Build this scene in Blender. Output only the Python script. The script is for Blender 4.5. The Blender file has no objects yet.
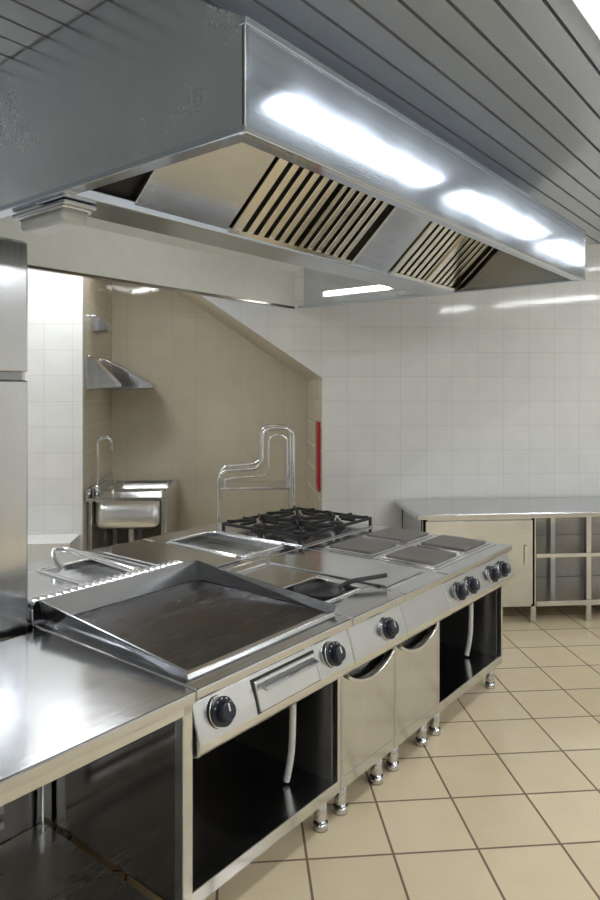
import bpy, bmesh, math
from mathutils import Vector, Matrix
scene=bpy.context.scene
COL=scene.collection
# ---------------------------------------------------------------- materials
def newmat(name):
    m=bpy.data.materials.new(name); m.use_nodes=True
    nt=m.node_tree; return m,nt,nt.nodes['Principled BSDF']
def steel(name,col=(.68,.69,.71),rough=.16,axis=0,bump=.0,var=.04,cv=.06):
    m,nt,b=newmat(name)
    N=nt.nodes;L=nt.links
    b.inputs['Metallic'].default_value=1
    tc=N.new('ShaderNodeTexCoord');mp=N.new('ShaderNodeMapping')
    sc=[90,90,90];sc[axis]=1.5
    mp.inputs['Scale'].default_value=sc
    L.new(tc.outputs['Object'],mp.inputs['Vector'])
    n=N.new('ShaderNodeTexNoise');n.inputs['Scale'].default_value=1;n.inputs['Detail'].default_value=2
    L.new(mp.outputs[0],n.inputs['Vector'])
    n2=N.new('ShaderNodeTexNoise');n2.inputs['Scale'].default_value=3;n2.inputs['Detail'].default_value=4
    L.new(tc.outputs['Object'],n2.inputs['Vector'])
    wn=N.new('ShaderNodeMath');wn.operation='MULTIPLY_ADD';wn.inputs[1].default_value=.5
    L.new(n.outputs['Fac'],wn.inputs[0]);L.new(n2.outputs['Fac'],wn.inputs[2])
    mr=N.new('ShaderNodeMapRange');mr.inputs['From Min'].default_value=.5;mr.inputs['From Max'].default_value=1.0
    mr.inputs['To Min'].default_value=max(.04,rough-var);mr.inputs['To Max'].default_value=rough+var
    L.new(wn.outputs[0],mr.inputs['Value']);L.new(mr.outputs[0],b.inputs['Roughness'])
    rp=N.new('ShaderNodeMapRange');rp.inputs['From Min'].default_value=.5;rp.inputs['From Max'].default_value=1.0
    rp.inputs['To Min'].default_value=1-cv;rp.inputs['To Max'].default_value=1+cv
    L.new(wn.outputs[0],rp.inputs['Value'])
    mx=N.new('ShaderNodeVectorMath');mx.operation='SCALE';mx.inputs[0].default_value=col
    L.new(rp.outputs[0],mx.inputs['Scale']);L.new(mx.outputs[0],b.inputs['Base Color'])
    return m
def plain(name,col,rough=.5,metal=0,noise=.06,scale=12):
    m,nt,b=newmat(name);N=nt.nodes;L=nt.links
    b.inputs['Roughness'].default_value=rough;b.inputs['Metallic'].default_value=metal
    tc=N.new('ShaderNodeTexCoord');n=N.new('ShaderNodeTexNoise');n.inputs['Scale'].default_value=scale
    L.new(tc.outputs['Object'],n.inputs['Vector'])
    mr=N.new('ShaderNodeMapRange');mr.inputs['To Min'].default_value=1-noise;mr.inputs['To Max'].default_value=1+noise
    L.new(n.outputs['Fac'],mr.inputs['Value'])
    mx=N.new('ShaderNodeVectorMath');mx.operation='SCALE';mx.inputs[0].default_value=col
    L.new(mr.outputs[0],mx.inputs['Scale']);L.new(mx.outputs[0],b.inputs['Base Color'])
    return m
def emis(name,col,st):
    m,nt,b=newmat(name)
    b.inputs['Base Color'].default_value=(*col,1)
    b.inputs['Emission Color'].default_value=(*col,1);b.inputs['Emission Strength'].default_value=st
    return m
def tiles(name,axes,c1,c2,grout,w,h,mortar,rough=.07,bump=.25,rot=0,loc=(0,0)):
    m,nt,b=newmat(name);N=nt.nodes;L=nt.links
    g=N.new('ShaderNodeNewGeometry');s=N.new('ShaderNodeSeparateXYZ');c=N.new('ShaderNodeCombineXYZ')
    L.new(g.outputs['Position'],s.inputs[0])
    L.new(s.outputs[axes[0]],c.inputs['X']);L.new(s.outputs[axes[1]],c.inputs['Y'])
    mp=N.new('ShaderNodeMapping');mp.inputs['Location'].default_value=(loc[0],loc[1],0);mp.inputs['Rotation'].default_value=(0,0,rot)
    L.new(c.outputs[0],mp.inputs['Vector'])
    br=N.new('ShaderNodeTexBrick');br.offset=0;br.squash=1
    br.inputs['Scale'].default_value=1;br.inputs['Brick Width'].default_value=w;br.inputs['Row Height'].default_value=h
    br.inputs['Mortar Size'].default_value=mortar;br.inputs['Mortar Smooth'].default_value=.2
    br.inputs['Color1'].default_value=(*c1,1);br.inputs['Color2'].default_value=(*c2,1);br.inputs['Mortar'].default_value=(*grout,1)
    L.new(mp.outputs[0],br.inputs['Vector'])
    n=N.new('ShaderNodeTexNoise');n.inputs['Scale'].default_value=6;n.inputs['Detail'].default_value=6
    L.new(g.outputs['Position'],n.inputs['Vector'])
    mr=N.new('ShaderNodeMapRange');mr.inputs['To Min'].default_value=.93;mr.inputs['To Max'].default_value=1.06
    L.new(n.outputs['Fac'],mr.inputs['Value'])
    mx=N.new('ShaderNodeVectorMath');mx.operation='SCALE'
    L.new(br.outputs['Color'],mx.inputs[0]);L.new(mr.outputs[0],mx.inputs['Scale'])
    L.new(mx.outputs[0],b.inputs['Base Color'])
    rr=N.new('ShaderNodeMapRange');rr.inputs['To Min'].default_value=rough;rr.inputs['To Max'].default_value=.7
    L.new(br.outputs['Fac'],rr.inputs['Value']);L.new(rr.outputs[0],b.inputs['Roughness'])
    inv=N.new('ShaderNodeMath');inv.operation='SUBTRACT';inv.inputs[0].default_value=1
    L.new(br.outputs['Fac'],inv.inputs[1])
    bp=N.new('ShaderNodeBump');bp.inputs['Strength'].default_value=bump;bp.inputs['Distance'].default_value=.003
    L.new(inv.outputs[0],bp.inputs['Height']);L.new(bp.outputs[0],b.inputs['Normal'])
    return m
STEEL=steel('brushed_steel',axis=0)
STEELY=steel('brushed_steel_cross',axis=1)
STEELV=steel('brushed_steel_vertical',axis=2)
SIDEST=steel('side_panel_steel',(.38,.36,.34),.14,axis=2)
GUARD=steel('guard_steel',(.34,.35,.37),.2,axis=0)
HOOD=steel('hood_steel',(.56,.62,.72),.13,axis=0,var=.03)
HOODEND=steel('hood_end_steel',(.66,.69,.74),.24,axis=0,var=.05,cv=.07)
TOP=steel('worktop_steel',(.62,.63,.65),.15,axis=0,var=.05)
FASC=steel('fascia_steel',(.76,.77,.78),.2,axis=0)
SINKST=steel('sink_satin_steel',(.82,.82,.82),.3,axis=0)
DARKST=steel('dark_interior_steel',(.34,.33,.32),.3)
FILT=steel('filter_steel',(.84,.80,.70),.17,axis=1)
CHROME=steel('chrome_tube',(.78,.79,.80),.10,var=.03)
GRID=steel('griddle_plate',(.072,.062,.058),.28,axis=0,var=.05,cv=.05)
HOTP=plain('hotplate_iron',(.20,.185,.175),.42,.5,.12)
IRON=plain('cast_iron_black',(.02,.02,.022),.45)
KNOB=plain('knob_black',(.02,.025,.04),.3)
WHITEP=plain('white_plastic',(.75,.75,.73),.4)
REDP=plain('red_paint',(.45,.03,.03),.4)
BLACK=plain('shadow_gap_black',(.03,.03,.03),.6)
INNER=plain('hood_inner_white',(.76,.80,.78),.35)
GLASS=plain('lamp_glass',(.75,.78,.78),.12)
SLAT=plain('ceiling_slat_grey',(.54,.58,.63),.26,.4,.03)
FIX=plain('fixture_white',(.8,.8,.8),.4)
TUBE=emis('tube_light',(.95,.98,1.0),13)
FILL_PANEL=emis('fill_panel_light',(.96,.985,1.0),29)  # emission for the added fill panels that even out the room light
WARM=emis('warm_tube',(1,.94,.86),7)
WALLT=tiles('wall_tile_back',('X','Z'),(.83,.83,.81),(.81,.81,.795),(.64,.63,.60),.227,.21,.0022)
WALLX=tiles('wall_tile_side',('Y','Z'),(.83,.83,.81),(.81,.81,.795),(.64,.63,.60),.227,.21,.0022)
TANT=tiles('alcove_tile_back',('X','Z'),(.70,.64,.51),(.68,.62,.49),(.58,.52,.41),.227,.21,.003)
TANX=tiles('alcove_tile_side',('Y','Z'),(.68,.62,.50),(.66,.60,.48),(.57,.51,.41),.227,.21,.003)
TANP=plain('alcove_plaster',(.69,.63,.50),.5)
FLOORM=tiles('floor_tile',('X','Y'),(.80,.68,.47),(.75,.63,.43),(.22,.15,.10),.33,.33,.0055,rough=.13,bump=.35,loc=(.08,.1))
# ---------------------------------------------------------------- helpers
def link(o,parent=None):
    COL.objects.link(o)
    if parent: o.parent=parent
    return o
def meshobj(name,verts,faces,mat,parent=None,bevel=0,smooth=False,seg=2):
    me=bpy.data.meshes.new(name);me.from_pydata([tuple(v) for v in verts],[],faces);me.update()
    bm=bmesh.new();bm.from_mesh(me);bmesh.ops.recalc_face_normals(bm,faces=bm.faces);bm.to_mesh(me);bm.free()
    me.materials.append(mat)
    if smooth:
        for p in me.polygons:p.use_smooth=True
    o=bpy.data.objects.new(name,me);link(o,parent)
    if bevel:
        md=o.modifiers.new('bevel','BEVEL');md.width=bevel;md.segments=seg;md.limit_method='ANGLE'
    return o
def box(name,lo,hi,mat,parent=None,bevel=0):
    x0,y0,z0=lo;x1,y1,z1=hi
    v=[(x0,y0,z0),(x1,y0,z0),(x1,y1,z0),(x0,y1,z0),(x0,y0,z1),(x1,y0,z1),(x1,y1,z1),(x0,y1,z1)]
    f=[(0,3,2,1),(4,5,6,7),(0,1,5,4),(1,2,6,5),(2,3,7,6),(3,0,4,7)]
    return meshobj(name,v,f,mat,parent,bevel)
def bowl(name,lo,hi,mat,parent,rad=.06):
    x0,y0,z0=lo;x1,y1,z1=hi
    v=[(x0,y0,z0),(x1,y0,z0),(x1,y1,z0),(x0,y1,z0),(x0,y0,z1),(x1,y0,z1),(x1,y1,z1),(x0,y1,z1)]
    f=[(0,3,2,1),(0,1,5,4),(1,2,6,5),(2,3,7,6),(3,0,4,7)]
    o=meshobj(name,v,f,mat,parent,rad,True,6)
    sd=o.modifiers.new('wall','SOLIDIFY');sd.thickness=.004
    return o
def poly(name,pts,vec,mat,parent=None,bevel=0):
    n=len(pts);vec=Vector(vec)
    v=[Vector(p) for p in pts]+[Vector(p)+vec for p in pts]
    f=[tuple(range(n)),tuple(range(2*n-1,n-1,-1))]+[(i,(i+1)%n,(i+1)%n+n,i+n) for i in range(n)]
    return meshobj(name,v,f,mat,parent,bevel)
def prof(name,yz,x0,x1,mat,parent=None,bevel=0):
    return poly(name,[(x0,y,z) for y,z in yz],(x1-x0,0,0),mat,parent,bevel)
def cyl(name,p1,p2,r,mat,parent=None,r2=None,seg=24,bevel=0):
    p1=Vector(p1);p2=Vector(p2);d=(p2-p1).normalized()
    a=d.orthogonal().normalized();b=d.cross(a);r2=r if r2 is None else r2
    v=[];n=seg
    for p,rr in((p1,r),(p2,r2)):
        for i in range(n):
            an=2*math.pi*i/n;v.append(p+a*math.cos(an)*rr+b*math.sin(an)*rr)
    f=[tuple(range(n-1,-1,-1)),tuple(range(n,2*n))]+[(i,(i+1)%n,(i+1)%n+n,i+n) for i in range(n)]
    o=meshobj(name,v,f,mat,parent,bevel)
    for p in o.data.polygons:
        if len(p.vertices)==4:p.use_smooth=True
    return o
def lathe(name,prof_,c,mat,parent=None,seg=40):
    v=[];n=seg;c=Vector(c)
    for r,z in prof_:
        for i in range(n):
            an=2*math.pi*i/n;v.append(c+Vector((math.cos(an)*r,math.sin(an)*r,z)))
    f=[]
    for k in range(len(prof_)-1):
        for i in range(n):f.append((k*n+i,k*n+(i+1)%n,(k+1)*n+(i+1)%n,(k+1)*n+i))
    return meshobj(name,v,f,mat,parent,0,True)
def rounded(pts,rad=.05,n=6):
    P=[Vector(p) for p in pts];out=[P[0]]
    for i in range(1,len(P)-1):
        a=P[i-1]-P[i];b=P[i+1]-P[i]
        r=min(rad,a.length*.48,b.length*.48)
        s=P[i]+a.normalized()*r;e=P[i]+b.normalized()*r
        for k in range(n+1):
            t=k/n;out.append(s*(1-t)**2+P[i]*2*t*(1-t)+e*t*t)
    out.append(P[-1]);return out
def tube(name,pts,r,mat,parent=None,rad=.05):
    cu=bpy.data.curves.new(name,'CURVE');cu.dimensions='3D';cu.bevel_depth=r;cu.bevel_resolution=4;cu.use_fill_caps=True
    pp=rounded(pts,rad);sp=cu.splines.new('POLY');sp.points.add(len(pp)-1)
    for i,p in enumerate(pp):sp.points[i].co=(*p,1)
    cu.materials.append(mat)
    tmp=bpy.data.objects.new('tmp',cu);COL.objects.link(tmp)
    dg=bpy.context.evaluated_depsgraph_get();me=bpy.data.meshes.new_from_object(tmp.evaluated_get(dg))
    bpy.data.objects.remove(tmp)
    for p in me.polygons:p.use_smooth=True
    o=bpy.data.objects.new(name,me);return link(o,parent)
ANG=math.radians(46.4);P0=Vector((-.1296,2.080,0))
def L2W(t,s,z=0):
    return P0+Vector((math.cos(ANG)*t-math.sin(ANG)*s,math.sin(ANG)*t+math.cos(ANG)*s,z))
def unit(name,t,s,flip=False):
    e=bpy.data.objects.new(name,None);COL.objects.link(e);e.empty_display_size=.1
    e.location=L2W(t,s);e.rotation_euler=(0,0,ANG+(math.pi if flip else 0));return e
def wunit(name,x,y,z=0,rz=0):
    e=bpy.data.objects.new(name,None);COL.objects.link(e);e.empty_display_size=.1
    e.location=(x,y,z);e.rotation_euler=(0,0,rz);return e
# ---------------------------------------------------------------- room
X0,X1,Y0,Y1,ZC=-3.6,5.6,-2.2,5.7,3.05
box('floor',(X0,Y0,-.1),(X1,7.1,0),FLOORM)
AX0,AX1,AY=-1.285,.69,7.0
def wallpoly(name,pts,y,th,mat):
    return poly(name,[(x,y,z) for x,z in pts],(0,th,0),mat)
wallpoly('wall_back',[(X0,0),(AX0,0),(AX0,ZC),(-1.05,ZC),(AX1,1.877),(AX1,0),(X1,0),(X1,ZC+.1),(X0,ZC+.1)],Y1,.03,WALLT)
box('wall_left',(X0-.1,Y0,0),(X0,Y1,ZC+.1),WALLX)
box('wall_right',(X1,Y0,0),(X1+.1,Y1,ZC+.1),WALLX)
box('wall_front',(X0,Y0-.1,0),(X1,Y0,ZC+.1),WALLT)
box('wall_alcove_left',(AX0-.08,Y1+.03,0),(AX0,AY,ZC+.1),TANX)
box('wall_alcove_back',(AX0-.08,AY,0),(AX1+.08,AY+.08,ZC+.1),TANT)
box('wall_alcove_right',(AX1,Y1+.03,0),(AX1+.08,AY,1.92),TANX)
poly('ceiling_alcove',[(AX1,Y1+.03,1.877),(-1.05,Y1+.03,ZC),(AX0,Y1+.03,ZC),(AX0,Y1+.03,ZC+.08),(-1.0,Y1+.03,ZC+.08),(AX1,Y1+.03,1.98)],(0,AY-Y1-.03,0),TANP)
bm=bmesh.new()
pitch=.125;s=-8.0
def addbox(bm,t0,t1,s0,s1,z0,z1,mi):
    vs=[bm.verts.new(L2W(t,ss,z)) for z in(z0,z1) for t,ss in((t0,s0),(t1,s0),(t1,s1),(t0,s1))]
    for f in((0,3,2,1),(4,5,6,7),(0,1,5,4),(1,2,6,5),(2,3,7,6),(3,0,4,7)):
        bm.faces.new([vs[i] for i in f]).material_index=mi
while s<8:
    addbox(bm,-9,9,s,s+pitch-.014,ZC,ZC+.02,0);s+=pitch
addbox(bm,-9,9,-9,9,ZC+.025,ZC+.05,1)
for co,no in(((X0,0,0),(-1,0,0)),((X1,0,0),(1,0,0)),((0,Y0,0),(0,-1,0)),((0,Y1,0),(0,1,0))):
    bmesh.ops.bisect_plane(bm,geom=bm.verts[:]+bm.edges[:]+bm.faces[:],plane_co=co,plane_no=no,clear_outer=True)
me=bpy.data.meshes.new('ceiling');bmesh.ops.recalc_face_normals(bm,faces=bm.faces);bm.to_mesh(me);bm.free()
me.materials.append(SLAT);me.materials.append(BLACK);link(bpy.data.objects.new('ceiling',me))
def fixture(t,s,l=1.5,hw=.055,mat=None):
    e=unit('ceiling_or_fill_light',t,s)  # also builds the added fill panels
    box('housing',(0,-hw-.015,ZC-.022),(l,hw+.015,ZC-.001),FIX,e,.004)
    box('diffuser',(.05,-hw,ZC-.032),(l-.05,hw,ZC-.022),mat or TUBE,e,.004)
for t in(-.95,.80,2.60,4.38):fixture(t,-.91,1.53 if t<4 else 1.2)
fixture(-3.0,-.91)
for t in(-1.2,.6,2.4):fixture(t,-3.0,1.5,.10,FILL_PANEL)  # added fill row, out of view, brightens the room evenly
for t in(-.6,1.1):fixture(t,3.1,1.5,.08,FILL_PANEL)  # added fill row beyond the island, lights the left and back
# ---------------------------------------------------------------- cooking line
def legs(e,w,d,h=.14,ys=(.1,)):
    i=0
    for x in(.07,w-.07):
        for y in(.11,d-.1):
            i+=1;cyl(f'leg_{i}',(x,y,0),(x,y,h),.026,STEELV,e);cyl(f'foot_{i}',(x,y,0),(x,y,.03),.03,STEELV,e)
FP=[(.05,.815),(.03,.80),(.0,.72),(-.012,.68),(-.012,.66),(0,.64),(.03,.628),(.07,.625),(.12,.625),(.12,.815)]
def knob(e,x,z=.735,n=1):
    c=Vector((x,.004,z));nrm=Vector((0,-1,.33)).normalized()
    cyl(f'knob_ring_{n}',c,c+nrm*.006,.050,CHROME,e,seg=32)
    cyl(f'knob_dial_{n}',c+nrm*.005,c+nrm*.016,.045,KNOB,e,seg=32)
    cyl(f'knob_body_{n}',c+nrm*.016,c+nrm*.042,.033,KNOB,e,r2=.029,seg=12,bevel=.003)
    up=nrm.cross(Vector((1,0,0)))
    if up.z<0:up=-up
    p=c+nrm*.0425
    r=Vector((1,0,0))
    poly(f'knob_mark_{n}',[p-r*.003,p+r*.003,p+r*.003+up*.024,p-r*.003+up*.024],nrm*.0015,WHITEP,e)
    for k in range(5):
        an=math.radians(-60+30*k);d=(up*math.cos(an)+r*math.sin(an));q=c+nrm*.0163+d*.039
        cyl(f'knob_tick_{n}_{k}',q,q+nrm*.0008,.0028,WHITEP,e,seg=8)
def base(e,w,kind,d=.92,top=True):
    G=.0015
    if top: box('top',(G,0,.815),(w-G,d,.85),TOP,e,.006)
    prof('fascia',FP,.002,w-.002,FASC,e,.006)
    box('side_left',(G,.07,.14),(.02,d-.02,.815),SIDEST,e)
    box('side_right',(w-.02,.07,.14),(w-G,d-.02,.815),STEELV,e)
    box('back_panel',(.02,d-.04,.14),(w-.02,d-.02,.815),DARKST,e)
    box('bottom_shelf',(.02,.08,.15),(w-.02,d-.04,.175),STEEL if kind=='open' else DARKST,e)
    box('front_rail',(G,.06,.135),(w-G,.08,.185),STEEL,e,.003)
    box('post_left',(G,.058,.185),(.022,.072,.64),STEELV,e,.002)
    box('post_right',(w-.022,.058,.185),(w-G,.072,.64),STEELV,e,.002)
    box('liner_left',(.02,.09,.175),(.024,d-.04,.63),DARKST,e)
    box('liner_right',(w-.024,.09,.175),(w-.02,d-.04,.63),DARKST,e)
    legs(e,w,d)
    if kind=='open':
        tube('drain_pipe',[(w*.84,.20,.64),(w*.84,.20,.45),(w*.83,.20,.30),(w*.82,.22,.19)],.014,WHITEP,e,.08)
    if kind=='door':
        pts=[(.012,.055,.19),(w-.012,.055,.19),(w-.012,.055,.60)]
        n=14
        for i in range(n+1):
            a=i/n;x=(w-.012)-(w-.024)*a
            pts.append((x,.055,.60-.062*math.sin(math.pi*a)**.8))
        poly('door',pts,(0,.022,0),STEELV,e,.003)
        lip=[(.03+(w-.06)*i/n,.045,.597-.062*math.sin(math.pi*(i/n))**.8) for i in range(n+1)]
        tube('door_handle_lip',lip,.008,CHROME,e,.01)
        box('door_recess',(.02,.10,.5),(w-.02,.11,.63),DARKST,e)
MW=.84;HW=.42
g=unit('griddle',0,0);base(g,MW,'open')
def guard(name,a,b,c,d_,mat=GUARD):
    o=meshobj(name,[a,b,c,d_],[(0,1,2,3)],mat,g);m=o.modifiers.new('s','SOLIDIFY');m.thickness=.006;return o
box('cooking_plate',(.045,.115,.852),(MW-.028,.875,.860),GRID,g,.002)
guard('guard_left',(.035,.09,.85),(.035,.90,.85),(.022,.905,.945),(.022,.075,.885))
guard('guard_right',(MW-.02,.09,.85),(MW-.02,.90,.85),(MW-.004,.905,.945),(MW-.004,.075,.885))
guard('guard_back',(.035,.885,.85),(MW-.02,.885,.85),(MW-.004,.905,.945),(.022,.905,.945))
prof('front_lip',[(.07,.85),(.112,.85),(.108,.864),(.078,.864)],.03,MW-.02,STEEL,g,.003)
prof('drawer_gap',[(.0225,.787),(-.013,.682),(-.008,.678),(.03,.78)],.262,.608,BLACK,g)
prof('grease_drawer',[(.012,.782),(-.020,.687),(.0,.687),(.03,.78)],.27,.60,FASC,g,.004)
prof('drawer_lip',[(.008,.772),(-.030,.762),(-.032,.755),(.002,.758)],.285,.585,STEEL,g,.002)
knob(g,.105,.745,1);knob(g,.71,.745,2)
f=unit('deep_fryer',MW,0);base(f,HW,'door',top=False)
G=.0015
box('top_front',(G,0,.815),(HW-G,.20,.85),TOP,f,.006);box('top_back',(G,.74,.815),(HW-G,.92,.85),TOP,f,.004)
box('top_left',(G,.20,.815),(.05,.74,.85),TOP,f);box('top_right',(HW-.05,.20,.815),(HW-G,.74,.85),TOP,f)
box('tank_floor',(.05,.20,.815),(HW-.05,.74,.825),DARKST,f)
box('lid',(.05,.44,.855),(HW-.05,.76,.872),STEEL,f,.004)
box('lid_hinge',(.08,.76,.852),(HW-.08,.78,.885),STEEL,f,.004)
tube('tank_rim',[(.05,.2,.853),(HW-.05,.2,.853),(HW-.05,.74,.853),(.05,.74,.853),(.05,.2,.853)],.007,CHROME,f,.02)
knob(f,.27,.735,1)
pn=unit('frying_pan',1.03,.315)
lathe('pan_body',[(0,.862),(.085,.862),(.105,.885),(.112,.90),(.115,.90),(.108,.884),(.088,.856),(0,.856)],(0,0,-.03),IRON,pn)
hd=Vector((.24,-.13,0)).normalized()
tube('pan_handle',[hd*.105+Vector((0,0,.863)),hd*.16+Vector((0,0,.885)),hd*.35+Vector((0,0,.893))],.0105,IRON,pn,.03)
p=unit('solid_top_cooker',MW+HW,0);base(p,HW,'door')
box('raised_plate',(.03,.12,.85),(HW-.03,.84,.858),TOP,p,.004)
r=unit('electric_range',MW+2*HW,0);base(r,MW,'open')
box('plate_tray',(.04,.08,.85),(MW-.04,.86,.853),TOP,r,.002)
k=0
for cx in(.225,.615):
    for cy in(.27,.65):
        k+=1
        box(f'hotplate_rim_{k}',(cx-.160,cy-.160,.852),(cx+.160,cy+.160,.861),CHROME,r,.003)
        box(f'hotplate_{k}',(cx-.142,cy-.142,.858),(cx+.142,cy+.142,.872),HOTP,r,.006)
for i,x in enumerate((.13,.27,.55,.69)):knob(r,x,.735,i+1)
S2=1.85
gr=unit('gas_range',MW*2+2*HW,S2,True);base(gr,MW,'open')
box('burner_tray',(.03,.22,.85),(MW-.03,.90,.856),STEEL,gr,.003)
k=0
for ix in range(2):
    for iy in range(2):
        k+=1;cx=.225+ix*.39;cy=.40+iy*.325
        x0,x1,y0,y1=cx-.185,cx+.185,cy-.155,cy+.155;z=.905
        cyl(f'burner_base_{k}',(cx,cy,.856),(cx,cy,.875),.065,IRON,gr)
        cyl(f'burner_cap_{k}',(cx,cy,.875),(cx,cy,.888),.045,IRON,gr,bevel=.003)
        w=.008
        for j,(a,b) in enumerate((((x0,y0-0),(x1,y0)),((x0,y1),(x1,y1)),((x0,y0),(x0,y1)),((x1,y0),(x1,y1)))):
            box(f'grate_{k}_frame_{j}',(a[0]-w,a[1]-w,z-.012),(b[0]+w,b[1]+w,z+.006),IRON,gr,.002)
        for j in range(8):
            an=j*math.pi/4;dx,dy=math.cos(an),math.sin(an)
            R=min(.185/abs(dx) if abs(dx)>.01 else 9,.155/abs(dy) if abs(dy)>.01 else 9)
            c0=Vector((cx+dx*.045,cy+dy*.045,z));c1=Vector((cx+dx*R,cy+dy*R,z));n=Vector((-dy,dx,0))*.006
            poly(f'grate_{k}_finger_{j}',[c0-n,c0+n,c1+n,c1-n],(0,0,.018),IRON,gr)
        for j,(xx,yy) in enumerate(((x0,y0),(x1,y0),(x0,y1),(x1,y1))):
            box(f'grate_{k}_foot_{j}',(xx-w,yy-w,.855),(xx+w,yy+w,z),IRON,gr)
for i,x in enumerate((.13,.27,.55,.69)):knob(gr,x,.735,i+1)
def basin(e,w,y0,y1,depth,x0=.04,x1=None):
    x1=w-.04 if x1 is None else x1
    box('top_front',(G,0,.815),(w-G,y0,.85),TOP,e,.004);box('top_back',(G,y1,.815),(w-G,.92,.85),TOP,e,.004)
    box('top_left',(G,y0,.815),(x0,y1,.85),TOP,e);box('top_right',(x1,y0,.815),(w-G,y1,.85),TOP,e)
    z=.85-depth
    box('basin_floor',(x0-.005,y0-.005,z-.01),(x1+.005,y1+.005,z),SINKST,e)
    box('basin_wall_1',(x0-.006,y0-.006,z),(x0,y1+.006,.852),STEEL,e);box('basin_wall_2',(x1,y0-.006,z),(x1+.006,y1+.006,.852),STEEL,e)
    box('basin_wall_3',(x0,y0-.006,z),(x1,y0,.852),STEEL,e);box('basin_wall_4',(x0,y1,z),(x1,y1+.006,.852),STEEL,e)
    tube('basin_rim',[(x0,y0+.1,.855),(x0,y0,.855),(x1,y0,.855),(x1,y1,.855),(x0,y1,.855),(x0,y0+.1,.855)],.009,CHROME,e,.04)
bmn=unit('bain_marie',MW+2*HW,S2,True);base(bmn,HW,'door',top=False);basin(bmn,HW,.2,.82,.07,.02,HW-.02)
nt_=unit('neutral_counter',MW+HW,S2,True);base(nt_,HW,'door')
box('cover_plate',(.03,.15,.85),(HW-.03,.86,.862),TOP,nt_,.004)
bp_=unit('pasta_cooker',MW,S2,True);base(bp_,MW,'open',top=False);basin(bp_,MW,.2,.74,.06,.06,.40)
tube('basket_rail',[(.24,.80,.855),(.24,.80,.915),(.24,.22,.935),(.29,.16,.935),(.32,.22,.90),(.32,.30,.852)],.013,CHROME,bp_,.05)
fl=unit('flue_vent',0,.935)
FLN=.83
box('flue_box',(.0,0,.851),(FLN,.085,.905),STEEL,fl,.004)
box('flue_slot',(.01,.008,.9045),(FLN-.01,.077,.9065),BLACK,fl)
box('flue_edge_1',(.0,0,.905),(FLN,.006,.925),STEEL,fl);box('flue_edge_2',(.0,.079,.905),(FLN,.085,.925),STEEL,fl)
for i in range(23):
    x=.025+i*.035;cyl(f'rod_{i+1}',(x,.004,.925),(x,.081,.925),.0125,CHROME,fl,seg=12,bevel=.002)
# ---------------------------------------------------------------- left worktable
w=unit('steel_worktable',-1.5,0)
W=1.498
box('top',(0,0,.81),(W,.86,.848),TOP,w,.006)
box('apron_front',(0.01,.01,.782),(W-.01,.03,.81),STEEL,w,.002)
box('apron_right',(W-.03,.02,.775),(W-.01,.84,.81),STEEL,w)
i=0
for x in(.03,.62,W-.045):
    for y in(.03,.80):
        i+=1;box(f'leg_{i}',(x-.0,y-.02,0),(x+.04,y+.02,.81),STEELV,w,.004)
box('lower_shelf',(.03,.03,.10),(W-.01,.83,.13),SINKST,w,.003)
box('back_panel',(.03,.835,.13),(W-.01,.845,.80),DARKST,w)
for i in range(9):
    z=.2+i*.055;box(f'louver_{i+1}',(.70,.80,z),(1.32,.83,z+.03),STEEL,w,.003)
# ---------------------------------------------------------------- refrigerator
fr=unit('refrigerator',-.757,.92)
FW=.74
box('body',(0,.03,.12),(FW,.75,2.34),STEELV,fr,.006)
box('door_lower',(.005,0,.14),(FW-.005,.03,1.80),STEELV,fr,.008)
box('door_upper',(.005,0,1.83),(FW-.005,.03,2.33),STEELV,fr,.008)
box('door_gasket',(.02,.02,1.79),(FW-.02,.035,1.84),GUARD,fr)
tube('door_handle',[(.06,0,1.0),(.06,-.05,1.0),(.06,-.05,1.5),(.06,0,1.5)],.01,CHROME,fr,.02)
for i,(x,y) in enumerate(((.06,.08),(FW-.06,.08),(.06,.7),(FW-.06,.7))):cyl(f'leg_{i+1}',(x,y,0),(x,y,.12),.025,STEELV,fr)
# ---------------------------------------------------------------- hood
h=unit('exhaust_hood',-.055,-.25)
HWd=3.15;HD=2.35;ZB=2.465;ZT=2.78;ZR=3.045
box('front_panel',(0,0,ZB),(HWd,.015,ZT),HOOD,h,.004)
box('front_lip',(0.015,.015,ZB),(HWd-.015,.06,ZB+.012),HOOD,h)
box('top_trim',(-.004,-.006,ZT-.02),(HWd+.004,.02,ZT+.004),HOOD,h,.003)
box('bottom_trim',(-.004,-.006,ZB-.004),(HWd+.004,.02,ZB+.014),CHROME,h,.003)
prof('roof_front',[(.0,ZT),(.45,ZR),(.45,ZR-.015),(.02,ZT-.015)],0.015,HWd-.015,HOODEND,h)
prof('roof_back',[(HD,ZT),(HD-.45,ZR),(HD-.45,ZR-.015),(HD-.02,ZT-.015)],0.015,HWd-.015,INNER,h)
box('roof_top',(0.015,.45,ZR-.015),(HWd-.015,HD-.45,ZR),HOODEND,h)
box('back_panel',(0,HD-.015,ZB),(HWd,HD,ZT),HOOD,h)
box('back_liner',(0.015,HD-.022,ZB+.0),(HWd-.015,HD-.015,ZT),INNER,h)
box('back_trim',(-.004,HD-.03,ZB-.008),(HWd+.004,HD+.006,ZB+.012),SIDEST,h,.003)
EP=[(0,ZB),(HD,ZB),(HD,ZT),(HD-.45,ZR),(.45,ZR),(0,ZT)]
EPm=HOODEND
prof('end_left',EP,0,.015,EPm,h);prof('end_right',EP,HWd-.015,HWd,EPm,h)
prof('end_left_lip',[(.0,ZB-.002),(HD,ZB-.002),(HD,ZB+.02),(0,ZB+.02)],-.006,.05,HOOD,h,.003)
prof('end_right_lip',[(.0,ZB-.002),(HD,ZB-.002),(HD,ZB+.02),(0,ZB+.02)],HWd-.05,HWd+.006,HOOD,h,.003)
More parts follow.
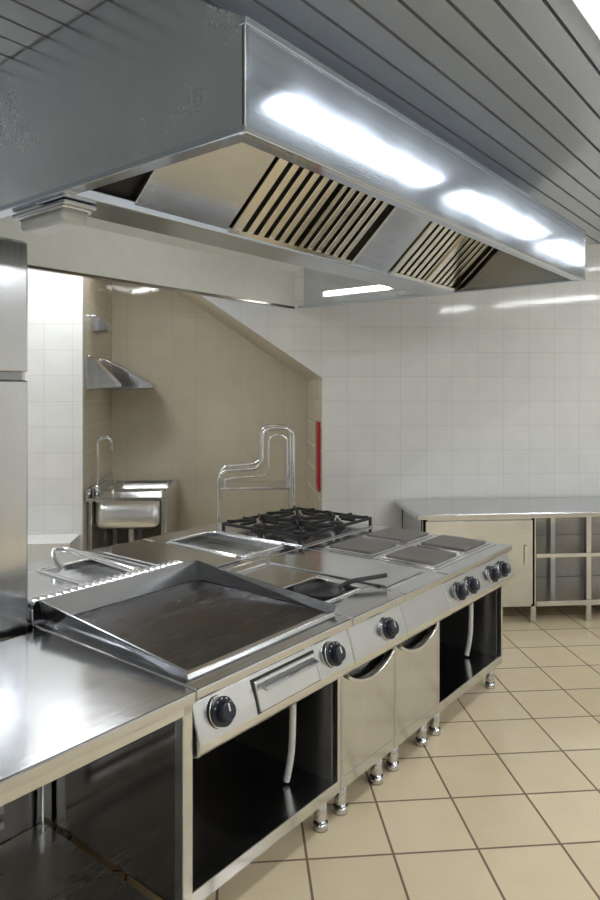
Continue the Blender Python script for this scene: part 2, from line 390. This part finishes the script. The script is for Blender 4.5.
prof('gutter',[(.87,ZB+.03),(.88,ZB-.005),(1.10,ZB-.005),(1.11,ZB+.03)],.02,HWd-.02,HOOD,h,.004)
A=Vector((.885,ZB+.02));B=Vector((.56,ZB+.32));nn=Vector((-(B.y-A.y),B.x-A.x)).normalized()
if nn.y>0:nn=-nn
def slab(name,x0,x1,off0,off1,mat,a=0,b=1,bev=0):
    p=A.lerp(B,a);q=A.lerp(B,b)
    pts=[p+nn*off0,q+nn*off0,q+nn*off1,p+nn*off1]
    return prof(name,[(v.x,v.y) for v in pts],x0,x1,mat,h,bev)
slab('filter_backing',.02,HWd-.02,-.035,-.025,BLACK)
def filt(x0,x1,idx):
    slab(f'filter_{idx}_rail_low',x0,x1,-.01,.02,FILT,0,.05);slab(f'filter_{idx}_rail_top',x0,x1,-.01,.02,FILT,.95,1)
    half=(x0+x1)/2
    for X in(x0,half,x1):slab(f'filter_{idx}_stile_{X:.2f}',X-.012,X+.012,-.02,.022,FILT)
    n=int((x1-x0)/.078)
    for i in range(n):
        x=x0+.04+i*(x1-x0-.05)/n
        slab(f'filter_{idx}_slat_{i}',x-.021,x+.021,-.012,.012,FILT,.04,.96,.003)
def blank(x0,x1,idx):slab(f'blank_panel_{idx}',x0+.004,x1-.004,-.01,.01,TOP,0,1,.003)
blank(.30,.82,1);filt(.84,1.79,1);blank(1.80,2.20,2);filt(2.22,3.08,2)
prof('ridge_front',[(.56,ZB+.32),(.50,ZR-.02),(.51,ZR-.02),(.575,ZB+.32)],.02,HWd-.02,HOODEND,h)
prof('rear_filter_plate',[(1.10,ZB+.02),(1.42,ZB+.32),(1.42,ZB+.335),(1.09,ZB+.035)],.02,HWd-.02,FILT,h)
tube('rear_lamp_tube',[(HWd-.05,1.42,2.56),(HWd-.05,2.02,2.56)],.016,WARM,h)
box('rear_lamp_base',(HWd-.035,1.38,2.535),(HWd-.015,2.06,2.585),FIX,h,.003)
box('rear_light_body',(.5,1.50,2.93),(2.3,1.62,3.0),FIX,h,.004);box('rear_light_tube',(.55,1.52,2.915),(2.25,1.60,2.93),WARM,h,.003)
bl=unit('bulkhead_lamp',.0,.68)
box('lamp_base',(-.02,0,2.44),(.12,.37,2.458),STEEL,bl,.006)
box('lamp_glass',(-.005,.03,2.385),(.105,.34,2.44),GLASS,bl,.02)
tube('lamp_rim',[(-.012,.2,2.436),(-.012,.02,2.436),(.112,.02,2.436),(.112,.35,2.436),(-.012,.35,2.436),(-.012,.2,2.436)],.006,CHROME,bl,.02)
# ---------------------------------------------------------------- right storage table
st=wunit('steel_storage_table',1.30,4.93)
TW=2.6;TD=.74
box('top',(0,0,.81),(TW,TD,.85),TOP,st,.006)
box('cupboard_body',(.06,.06,.13),(.93,TD-.02,.81),STEEL,st)
box('cupboard_door',(.08,.045,.15),(.91,.06,.79),STEEL,st,.004)
box('door_handle',(.84,.03,.45),(.86,.045,.6),CHROME,st,.003)
i=0
for x in(.06,.90,1.34,1.95,TW-.06):
    for y in(.06,TD-.08):
        i+=1;box(f'post_{i}',(x,y,0),(x+.04,y+.04,.81),STEELV,st,.003)
box('shelf_mid',(.94,.05,.50),(TW-.02,TD-.04,.53),STEEL,st,.003)
box('shelf_low',(.94,.05,.13),(TW-.02,TD-.04,.17),STEEL,st,.003)
box('open_back',(.94,TD-.035,.13),(TW-.02,TD-.02,.81),SIDEST,st)
# ---------------------------------------------------------------- sink unit in alcove
sk=wunit('double_sink',-1.275,5.76)
SW=.66;SD=1.19
rimz=.875
xs=(.07,.61);ys=((.035,.54),(.60,1.12))
box('top_left',(0,0,.85),(xs[0],SD,rimz),STEEL,sk);box('top_right',(xs[1],0,.85),(SW,SD,rimz),STEEL,sk)
for i,(a,b) in enumerate(((0,.035),(.54,.60),(1.12,SD))):box(f'top_strip_{i}',(xs[0],a,.85),(xs[1],b,rimz),STEEL,sk)
for i,(a,b) in enumerate(ys):
    bowl(f'bowl_{i}',(xs[0]-.004,a-.004,.60),(xs[1]+.004,b+.004,.868),SINKST,sk,.07)
    cyl(f'drain_{i}',(.33,(a+b)/2,.602),(.33,(a+b)/2,.606),.035,CHROME,sk)
    cyl(f'trap_{i}',(.33,(a+b)/2,.35),(.33,(a+b)/2,.60),.025,WHITEP,sk)
box('side_panel',(SW-.02,.05,.1),(SW,SD-.02,.85),STEELV,sk)
for i,(x,y) in enumerate(((.0,.10),(SW-.045,.03),(.02,SD-.06),(SW-.06,SD-.06))):box(f'leg_{i}',(x,y,0),(x+.035,y+.035,.85),STEELV,sk)
box('lower_shelf',(.02,.12,.2),(SW-.02,SD-.03,.22),DARKST,sk)
box('backsplash',(0,0,rimz),(.012,SD,.95),STEEL,sk)
cyl('faucet_base',(.045,.25,rimz),(.045,.25,.95),.026,CHROME,sk)
tube('faucet_spout',[(.045,.25,.94),(.045,.25,1.36),(.16,.27,1.36),(.16,.28,1.26)],.017,CHROME,sk,.06)
tube('faucet_lever',[(.045,.25,.95),(.13,.20,1.0)],.012,CHROME,sk)
def wedge(x,y,l,d,z=0,k=1):
    e=wunit('canopy_vent',x,y,z)
    poly('canopy',[(0,0,1.78),(l,0,1.80),(l,0,1.83),(.04,0,1.83+.23*k),(0,0,1.83+.23*k)],(0,d,0),STEEL,e,.004)
    poly('underside',[(.02,.02,1.776),(l-.02,.02,1.796),(l-.02,.02,1.792),(.02,.02,1.772)],(0,d-.04,0),DARKST,e)
wedge(-1.283,5.78,.26,.22);wedge(-1.283,6.50,.46,.40);wedge(-1.283,6.0,.15,.2,.50,.4)
box('tiled_ledge',(-2.6,5.35,0),(-1.30,5.695,.60),WALLT,None,.004)
# ---------------------------------------------------------------- utility cart
c=wunit('utility_cart',-.19,5.47)
path=[(.62,.12),(.62,1.465),(.37,1.465),(.37,1.14),(.02,1.12),(.02,.12)]
path2=[(.57,.985),(.57,1.41),(.42,1.41),(.42,1.08),(.07,1.06),(.07,.985)]
for i,y in enumerate((.03,.40)):
    tube(f'frame_{i}',[(x,y,z) for x,z in path],.016,CHROME,c,.09)
tube('inner_rail',[(x,.03,z) for x,z in path2],.010,CHROME,c,.07)
for i,z in enumerate((.97,.60,.25)):
    box(f'shelf_{i}',(.02,.02,z),(.62,.41,z+.02),STEEL,c,.004)
    for j,y in enumerate((.03,.40)):tube(f'shelf_rail_{i}_{j}',[(.02,y,z+.01),(.62,y,z+.01)],.012,CHROME,c)
for i,(x,y) in enumerate(((.02,.03),(.62,.03),(.02,.40),(.62,.40))):
    cyl(f'caster_{i}',(x-.012,y,.05),(x+.012,y,.05),.05,BLACK,c);cyl(f'caster_stem_{i}',(x,y,.05),(x,y,.14),.012,CHROME,c)
rp=wunit('fire_hose_cabinet',AX1,5.82)
box('cabinet',(-.018,0,.90),(0,.2,1.50),REDP,rp,.004)
box('cabinet_door',(-.022,.02,.92),(-.018,.18,1.48),REDP,rp,.002)
cyl('latch',(-.028,.05,1.2),(-.022,.05,1.2),.012,CHROME,rp)
# ---------------------------------------------------------------- world, camera
wd=bpy.data.worlds.new('world');scene.world=wd;wd.use_nodes=True
wd.node_tree.nodes['Background'].inputs[0].default_value=(.6,.65,.7,1);wd.node_tree.nodes['Background'].inputs[1].default_value=.3
cam=bpy.data.cameras.new('camera');co=bpy.data.objects.new('camera',cam);COL.objects.link(co)
co.location=(0,0,1.75);co.rotation_euler=(math.pi/2,0,-math.radians(5.04))
cam.sensor_width=36;cam.lens=27.2;cam.shift_y=-57/900;cam.clip_start=.02
scene.camera=co
scene.view_settings.view_transform='Standard'
scene.view_settings.look='None'
scene.view_settings.exposure=0.22
